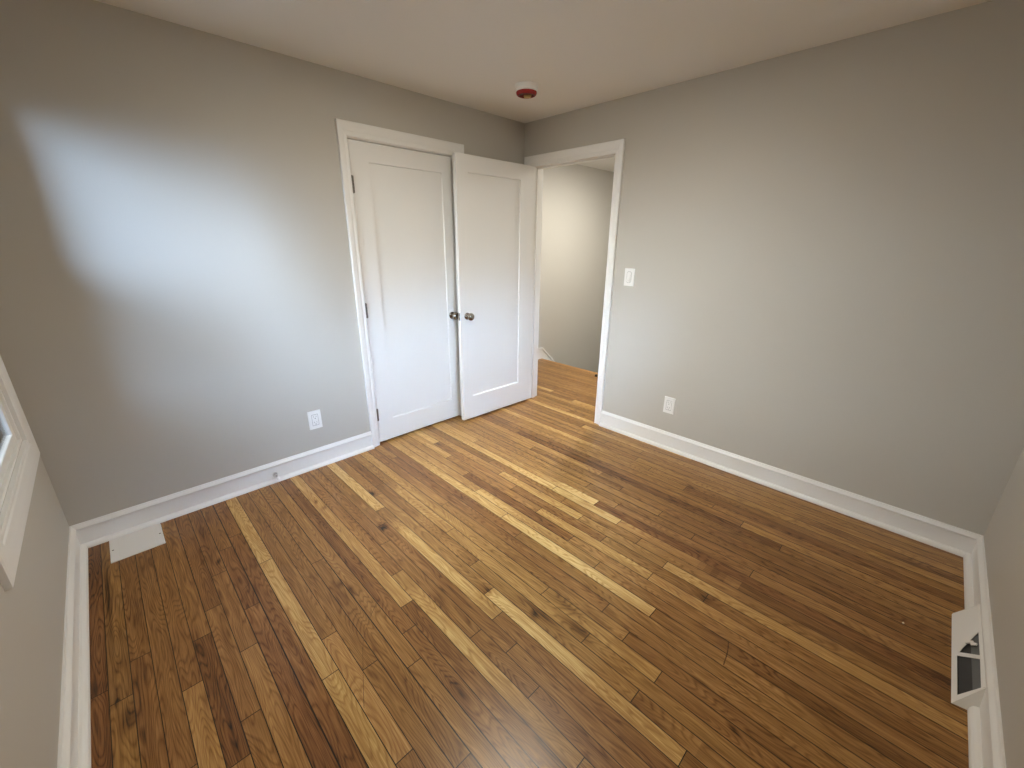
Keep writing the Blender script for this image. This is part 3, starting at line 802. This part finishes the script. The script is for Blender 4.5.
def hinge(parent, x, y, z0, z1, mat=HINGE):
    bm = nb()
    n = 5
    hh = (z1 - z0) / n
    for i in range(n):
        lathe(bm, [(0, z0 + i * hh + .0004), (.0080, z0 + i * hh + .0004), (.0085, z0 + i * hh + .001), (.0085, z0 + (i + 1) * hh - .001), (.0080, z0 + (i + 1) * hh - .0004), (0, z0 + (i + 1) * hh - .0004)],
              14, Matrix.Translation((x, y, 0)), cap=False)
    lathe(bm, [(0, z0 - .004), (.004, z0 - .003), (.0045, z0), (.0045, z1), (.004, z1 + .003), (0, z1 + .004)], 12, Matrix.Translation((x, y, 0)), cap=False)
    box(bm, x - .0055, x + .0055, y, y + .014, z0 + .001, z1 - .001)
    return link('hinge', bm, mat, parent, smooth=False)


# closet door (closed)
c = door_leaf('door_1', .7585, 1.993, .035, (.1215, .6695, .162, 1.882))
c.location = (-1.5035, .001, .016)
tag(c, 'closed white one-panel closet door with its knob on the right', 'door', 'structure')
knob('door_knob', c, (.7585 - .052, 0, .871), (0, -1, 0))
for z0, z1 in ((1.713, 1.808), (.945, 1.04), (.190, .280)):
    hinge(c, -.001, -.0070, z0 - .012, z1 - .012)

# entry door (open against the closet wall)
FR = Vector((-.8045, -.1215, 0)); HI = Vector((-.0270, -.1400, 0))
wd = (HI - FR).length
e = door_leaf('door_2', wd, 2.000, .035, (.101, wd - .152, .196, 1.886))
e.location = (FR.x, FR.y, .018)
e.rotation_euler = (0, 0, math.atan2(HI.y - FR.y, HI.x - FR.x))
tag(e, 'open white one-panel entry door standing in front of the closet', 'door', 'structure')
knob('door_knob', e, (.062, 0, .871), (0, -1, 0))
knob('door_knob', e, (.062, .035, .871), (0, 1, 0))
bm = nb(); box(bm, -.0012, .001, .006, .029, .842, .900)
lp_ = link('latch_plate', bm, HINGE, e)
bm = nb(); box(bm, -.010, -.001, .011, .024, .862, .880); link('latch_bolt', bm, CHROME, lp_, bevel=.002)
for z0, z1 in ((1.713, 1.808), (.945, 1.04), (.190, .280)):
    hinge(e, wd + .004, .030, z0 - .014, z1 - .014)

# ------------------------------------------------------------------ windows
WCAS = [(0.0, 0.0), (0.0, .012), (.06, .014), (.14, .012), (.20, .011), (.26, .014), (.60, .017), (.92, .018), (1.0, .015), (1.0, 0.0)]


def window(name, a0, a1, z0, z1, cas, to3d, label, deep=.16, single=False, s_=.036):
    """to3d(a, z, depth): depth>0 is towards the room. a0<a1"""
    root = bpy.data.objects.new(name, None); COL.objects.link(root)
    root.location = to3d((a0 + a1) / 2, z0, 0)
    tag(root, label, 'window', 'structure')
    inv = Matrix.Translation(-root.location)

    def part(nm, bm, mat, bev=0.0, par=root):
        bmesh.ops.transform(bm, matrix=inv, verts=bm.verts)
        return link(nm, bm, mat, par, bevel=bev)

    def bx(bm, A0, A1, Z0, Z1, D0, D1):
        p, q = to3d(A0, Z0, D0), to3d(A1, Z1, D1)
        box(bm, min(p.x, q.x), max(p.x, q.x), min(p.y, q.y), max(p.y, q.y), min(p.z, q.z), max(p.z, q.z))
    ws, wb = cas
    bm = nb()
    ii = [(a0, z0), (a1, z0), (a1, z1), (a0, z1)]
    oo = [(a0 - ws, z0 - wb), (a1 + ws, z0 - wb), (a1 + ws, z1 + ws), (a0 - ws, z1 + ws)]
    sweep_frame(bm, WCAS, list(zip(ii, oo)), lambda a, b_, h: to3d(a, b_, h), closed=True)
    part('window_casing', bm, TRIM)
    bm = nb()   # jamb lining
    t = .012
    bx(bm, a0, a0 + t, z0, z1, -deep, 0.0); bx(bm, a1 - t, a1, z0, z1, -deep, 0.0)
    bx(bm, a0 + t, a1 - t, z0, z0 + t, -deep, 0.0); bx(bm, a0 + t, a1 - t, z1 - t, z1, -deep, 0.0)
    part('window_frame', bm, TRIM, .002)
    zm = (z0 + z1) / 2
    sashes = ((z0 + t, zm + .015, -.010), (zm - .015, z1 - t, -.030)) if single else ((z0 + t, zm + .02, -.03), (zm - .02, z1 - t, -.062))
    for k, (zz0, zz1, dd) in enumerate(sashes):
        bm = nb()
        A0, A1 = a0 + t, a1 - t
        bx(bm, A0, A0 + s_, zz0, zz1, dd - (.018 if single else .028), dd); bx(bm, A1 - s_, A1, zz0, zz1, dd - (.018 if single else .028), dd)
        bx(bm, A0 + s_, A1 - s_, zz0, zz0 + s_, dd - (.018 if single else .028), dd); bx(bm, A0 + s_, A1 - s_, zz1 - s_, zz1, dd - (.018 if single else .028), dd)
        sash = part('sash', bm, TRIM, .003)
        bm = nb()
        p, q = to3d(A0 + s_ - .004, zz0 + s_ - .004, dd - .009), to3d(A1 - s_ + .004, zz1 - s_ + .004, dd - .012)
        box(bm, min(p.x, q.x), max(p.x, q.x), min(p.y, q.y), max(p.y, q.y), p.z, q.z)
        part('pane', bm, GLASS, par=sash)
        if k == 0:
            bm = nb()
            bx(bm, (a0 + a1) / 2 - .03, (a0 + a1) / 2 + .03, zz1, zz1 + .012, dd - .016, dd - .002)
            part('sash_lock', bm, HINGE, .002, par=sash)
    if single:      # unseen half-screen, added to dim daylight through the lower sash
        bm = nb()
        p, q = to3d(a0 + t, z0 + t, -.058), to3d(a1 - t, zm, -.0585)
        box(bm, min(p.x, q.x), max(p.x, q.x), min(p.y, q.y), max(p.y, q.y), p.z, q.z)
        part('dimming_screen', bm, SCREEN)
    return root


window('window_1', W1['y0'], W1['y1'], W1['z0'], W1['z1'], (.115, .113), lambda a, z, d: Vector((-L + d, a, z)),
       'white framed window at the left edge of the picture', .07, True, .036)
window('window_2', W2['x0'], W2['x1'], W2['z0'], W2['z1'], (.09, .09), lambda a, z, d: Vector((a, -WD + d, z)),
       'white framed window in the wall beside the camera')


# ------------------------------------------------------------------ wall plates
def rounded_rect(w, h, rad, n=5, cx=0, cz=0):
    pts_ = []
    for sx_, sz_, a0 in ((1, 1, 0), (-1, 1, 90), (-1, -1, 180), (1, -1, 270)):
        for i in range(n + 1):
            a = math.radians(a0 + 90 * i / n)
            pts_.append((cx + sx_ * (w / 2 - rad) + rad * math.cos(a), cz + sz_ * (h / 2 - rad) + rad * math.sin(a)))
    return pts_


def slab(bm, pts_, d0, d1, inset=0.0, frame=None):
    """prism of the outline between depths d0 and d1 (d along frame z), top outline scaled in by inset"""
    cx = sum(p[0] for p in pts_) / len(pts_); cz = sum(p[1] for p in pts_) / len(pts_)
    hw = max(p[0] for p in pts_) - cx; hh = max(p[1] for p in pts_) - cz
    A = [bm.verts.new(frame @ Vector((x, z, d0))) for x, z in pts_]
    B = [bm.verts.new(frame @ Vector((cx + (x - cx) * (1 - inset / hw), cz + (z - cz) * (1 - inset / hh), d1))) for x, z in pts_]
    n = len(pts_)
    for i in range(n):
        bm.faces.new((A[i], A[(i + 1) % n], B[(i + 1) % n], B[i]))
    bm.faces.new(B); bm.faces.new(list(reversed(A)))


def plate_frame(right, out):
    """local frame of a wall plate: x = right, y = up, z = out of the wall"""
    m = Matrix.Identity(4)
    R_, O_ = Vector(right), Vector(out)
    U_ = Vector((0, 0, 1))
    for i in range(3):
        m[i][0], m[i][1], m[i][2] = R_[i], U_[i], O_[i]
    return m


def outlet(loc, right, out, w, h, label):
    root = empty('wall_outlet', loc, label, 'outlet')
    F = plate_frame(right, out)
    bm = nb(); slab(bm, rounded_rect(w, h, .003), 0, .0055, .0025, F)
    pl = link('cover_plate', bm, PLAST, root)
    bm = nb(); slab(bm, rounded_rect(w * .50, h * .60, .002), .004, .0058, 0, F)
    link('seam', bm, GAP_SHADE, pl)
    bm = nb(); slab(bm, rounded_rect(w * .47, h * .575, .002), .004, .0072, .001, F)
    rc = link('receptacle', bm, PLAST, root)
    for s_ in (1, -1):
        bm = nb()
        cz = s_ * h * .155
        box_pts = [(-.0075, cz + .004, .0018, .0085), (.0075, cz + .004, .0018, .0070)]
        for a, b_, ww, hh in box_pts:
            slab(bm, rounded_rect(ww, hh, .0003, 2, a, b_), .0068, .00745, 0, F)
        slab(bm, rounded_rect(.0052, .0056, .0025, 4, 0, cz - .0085), .0068, .00745, 0, F)
        link('slots', bm, SLOT, rc)
    return root


outlet((-1.931, 0, .3300), (1, 0, 0), (0, -1, 0), .0815, .128, 'white duplex outlet on the wall left of the closet door')
outlet((0, -1.4915, .3335), (0, -1, 0), (-1, 0, 0), .080, .124, 'white duplex outlet on the wall right of the doorway, above the baseboard')

root = empty('light_switch', (0, -1.0725, 1.2055), 'white rocker light switch on the wall beside the doorway casing', 'light switch')
F = plate_frame((0, -1, 0), (-1, 0, 0))
bm = nb(); slab(bm, rounded_rect(.080, .125, .003), 0, .0055, .0025, F); link('cover_plate', bm, PLAST, root)
bm = nb(); slab(bm, rounded_rect(.0375, .080, .016, 8), .004, .0062, 0, F); sm = link('seam', bm, GAP_SHADE, root)
bm = nb(); slab(bm, rounded_rect(.0350, .077, .015, 8), .004, .0068, .0005, F); link('switch_frame', bm, PLAST, root)
bm = nb()
pr = [(.031, .0065), (.031, .0075), (-.024, .0175), (-.030, .0160), (-.031, .0065)]   # wedge: out at the bottom
A = [bm.verts.new(F @ Vector((-.0125, z, d))) for z, d in pr]; B = [bm.verts.new(F @ Vector((.0125, z, d))) for z, d in pr]
for i in range(5):
    bm.faces.new((A[i], A[(i + 1) % 5], B[(i + 1) % 5], B[i]))
bm.faces.new(A); bm.faces.new(B)
link('rocker', bm, PLAST, root, bevel=.001)

# ------------------------------------------------------------------ smoke detector with its red dust cover
SX, SY = -.606, -.597
root = empty('smoke_detector', (SX, SY, H), 'white ceiling smoke detector with a red dust cover', 'smoke detector')
dn = Matrix.Rotation(math.pi, 4, 'X')
bm = nb(); lathe(bm, [(0, 0), (.072, 0), (.073, .004), (.072, .012), (.067, .016), (.066, .032), (.063, .036), (0, .036)], 48, dn, cap=False)
link('base', bm, PLAST, root, smooth=False, bevel=0)
bm = nb(); lathe(bm, [(0, .035), (.060, .035), (.0640, .037), (.0645, .042), (.062, .048), (.056, .054), (.051, .056), (.0495, .054)], 48, dn, cap=False)
dc = link('dust_cover', bm, RED, root, smooth=True)
tag(dc, 'red plastic dust cover')
bm = nb(); lathe(bm, [(.0495, .0545), (.047, .050), (.045, .045), (0, .045)], 40, dn, cap=False)
link('cover_recess', bm, RED_SHADE, dc, smooth=True)
bm = nb()
toc = Vector((-2.75 - SX, -2.66 - SY, 0)).normalized()
side = Vector((toc.y, -toc.x, 0))
q = []
for a, b_ in ((-.016, -.018), (.030, -.012), (.022, -.038), (-.010, -.043)):
    q.append(side * -a + toc * b_)
lo = [bm.verts.new((v.x, v.y, -.0452)) for v in q]; hi = [bm.verts.new((v.x, v.y, -.0575)) for v in q]
for i in range(4):
    bm.faces.new((lo[i], lo[(i + 1) % 4], hi[(i + 1) % 4], hi[i]))
bm.faces.new(lo); bm.faces.new(hi)
link('paper_label', bm, LABEL, dc)


# ------------------------------------------------------------------ ceiling lamps
def ceiling_lamp(loc, rad, mat, label):
    root = empty('ceiling_light', loc, label, 'ceiling light')
    bm = nb(); lathe(bm, [(rad * .90, 0), (rad, 0), (rad * 1.02, .006), (rad, .018), (rad * .93, .022), (rad * .90, .018)], 48, dn, cap=False)
    link('rim', bm, PLAST, root, smooth=True)
    bm = nb(); lathe(bm, [(rad * .91, .012), (rad * .86, .020), (rad * .6, .030), (rad * .3, .035), (0, .036)], 48, dn, cap=False)
    link('diffuser', bm, mat, root, smooth=True)
    return root


ceiling_lamp((-1.42, -1.36, H), .14, LAMP, 'round flush ceiling light in the middle of the bedroom ceiling')
ceiling_lamp((1.46, -.42, H), .13, HLAMP, 'round flush ceiling light in the hall above the stair landing')

# ------------------------------------------------------------------ floor vent plate
root = empty('floor_vent', (-2.8945, -.1435, 0), 'white square vent cover lying on the floor in the left corner', 'floor vent')
bm = nb(); slab(bm, rounded_rect(.202, .212, .003), 0, .0045, .002, Matrix.Identity(4)); link('cover', bm, REGW, root)
bm = nb(); slab(bm, rounded_rect(.135, .190, .001), .0042, .0052, .0006, Matrix.Identity(4)); link('centre_panel', bm, REGW, root)
for s_ in (-1, 1):
    bm = nb(); lathe(bm, [(0, .004), (.004, .004), (.0038, .0054), (0, .0058)], 14, Matrix.Translation((s_ * .089, -.002, 0)), cap=False)
    link('screw', bm, HINGE, root)

# ------------------------------------------------------------------ door stop on the baseboard
root = empty('door_stop', (-2.218, -.0125, .047), 'small chrome door stop with a white tip on the left baseboard', 'door stop')
m = axis_matrix(Vector((0, 0, 0)), (0, -1, 0))
bm = nb(); lathe(bm, [(0, 0), (.014, 0), (.0145, .003), (.013, .008), (.008, .012), (.006, .015), (.006, .056), (0, .056)], 24, m, cap=False)
link('post', bm, CHROME, root, smooth=True)
bm = nb(); lathe(bm, [(0, .053), (.009, .053), (.010, .056), (.010, .066), (.008, .071), (0, .072)], 24, m, cap=False)
link('rubber_tip', bm, RUBBER, root, smooth=True)

# ------------------------------------------------------------------ baseboard register on the right wall
root = empty('wall_register', (-.7875, -WD, 0), 'white wedge-shaped baseboard register with a dark opening at the right wall', 'vent register')
ux = Vector((1, 0, 0)); us = Vector((0, -.591364, .806405)); un = Vector((0, .806405, .591364))
OR = Vector((0, WD * 0 + (-3.013 + WD), 0))      # front bottom line, in the register's own space


def regp(x, s, d=0.0):
    return Vector((x + .7875, 0, 0)) + OR + us * s + un * d


def filled(name, outer, holes, mat, parent, thick):
    cu = bpy.data.curves.new(name, 'CURVE')
    cu.dimensions = '2D'
    cu.fill_mode = 'BOTH'
    for lp in [outer] + holes:
        sp = cu.splines.new('POLY')
        sp.points.add(len(lp) - 1)
        for i, (a, b_) in enumerate(lp):
            sp.points[i].co = (a, b_, 0, 1)
        sp.use_cyclic_u = True
    cu.extrude = thick / 2
    tmp = bpy.data.objects.new('tmp', cu)
    COL.objects.link(tmp)
    dg = bpy.context.evaluated_depsgraph_get()
    me = bpy.data.meshes.new_from_object(tmp.evaluated_get(dg))
    bpy.data.objects.remove(tmp)
    for v in me.vertices:
        v.co = regp(v.co.x, v.co.y, v.co.z - thick / 2)
    me.materials.clear(); me.materials.append(mat)
    me.name = name
    o_ = bpy.data.objects.new(name, me)
    COL.objects.link(o_); o_.parent = parent
    return o_


SM = .0935
filled('front_plate', [(-1.036, 0), (-.540, 0), (-.535, .004), (-.517, SM), (-.984, SM)],
       [[(-1.003, .018), (-.803, .018), (-.842, .089), (-.982, .087)], [(-.786, .025), (-.765, .036), (-.690, .089), (-.822, .089)]], REGW, root, .0016)
bm = nb()     # the two ends and the top flange against the wall
for xb, xt in ((-1.036, -.984), (-.540, -.517)):
    a = regp(xb, 0); b_ = regp(xt, SM)
    c1 = Vector((xt + .7875, .0125, b_.z + .004)); c2 = Vector((xb + .7875 + (.010 if xb < -1 else -.0), .0125, 0))
    vs = [bm.verts.new(p) for p in (a, b_, c1, c2)]
    bm.faces.new(vs)
a, b_ = regp(-.984, SM), regp(-.517, SM)
bm.faces.new([bm.verts.new(p) for p in (a, b_, Vector((b_.x, .0125, b_.z + .004)), Vector((a.x, .0125, a.z + .004)))])
o = link('end_cap', bm, REGW, root)
md = o.modifiers.new('solid', 'SOLIDIFY'); md.thickness = .0014
bm = nb()     # flat dark sheet standing in for the shaded hollow behind the opening
pts_ = [regp(-1.022, .008, -.005), regp(-.60, .008, -.005), regp(-.60, .0925, -.005), regp(-.99, .0925, -.005)]
bm.faces.new([bm.verts.new(p) for p in pts_])
link('inside_dark_sheet', bm, INSIDE_DARK, root)
bm = nb()     # damper blade: grey sheet lying behind the right half of the slot
P = [regp(-.995, .060, -.004), regp(-.72, .060, -.004), regp(-.70, .091, -.003), regp(-.985, .091, -.003)]
bm.faces.new([bm.verts.new(p) for p in P])
link('damper', bm, DAMPL, root)
bm = nb()     # lever
bx_ = [(-.748, .048), (-.752, .066), (-.765, .066), (-.772, .082), (-.762, .086), (-.752, .074), (-.742, .074), (-.737, .050)]
A = [bm.verts.new(regp(x, s, .001)) for x, s in bx_]; B = [bm.verts.new(regp(x, s, .005)) for x, s in bx_]
for i in range(8):
    bm.faces.new((A[i], A[(i + 1) % 8], B[(i + 1) % 8], B[i]))
bm.faces.new(A); bm.faces.new(B)
link('lever', bm, REGW, root)

# ------------------------------------------------------------------ small things on the floor
bm = nb()
lathe(bm, [(0, 0), (.016, 0), (.017, .004), (.014, .018), (.008, .024), (0, .025)], 24, Matrix.Identity(4), cap=False)
o = link('hall_floor_dome', bm, BLACK, smooth=True)  # black dome placed for a small dark spot of unknown kind
o.location = (1.075, -.150, 0)
tag(o, 'small unidentified black spot on the hall floor behind the right jamb', 'door stop')
bm = nb()
bmesh.ops.create_icosphere(bm, subdivisions=1, radius=.004)
for v in bm.verts:
    v.co.z = max(v.co.z * .5, -.001) + .001
    v.co.x *= 1.5
o = link('paint_chip', bm, CRUMB)
o.location = (-.742, -2.876, 0)
tag(o, 'tiny cream paint chip on the dark floor boards near the register', 'debris')
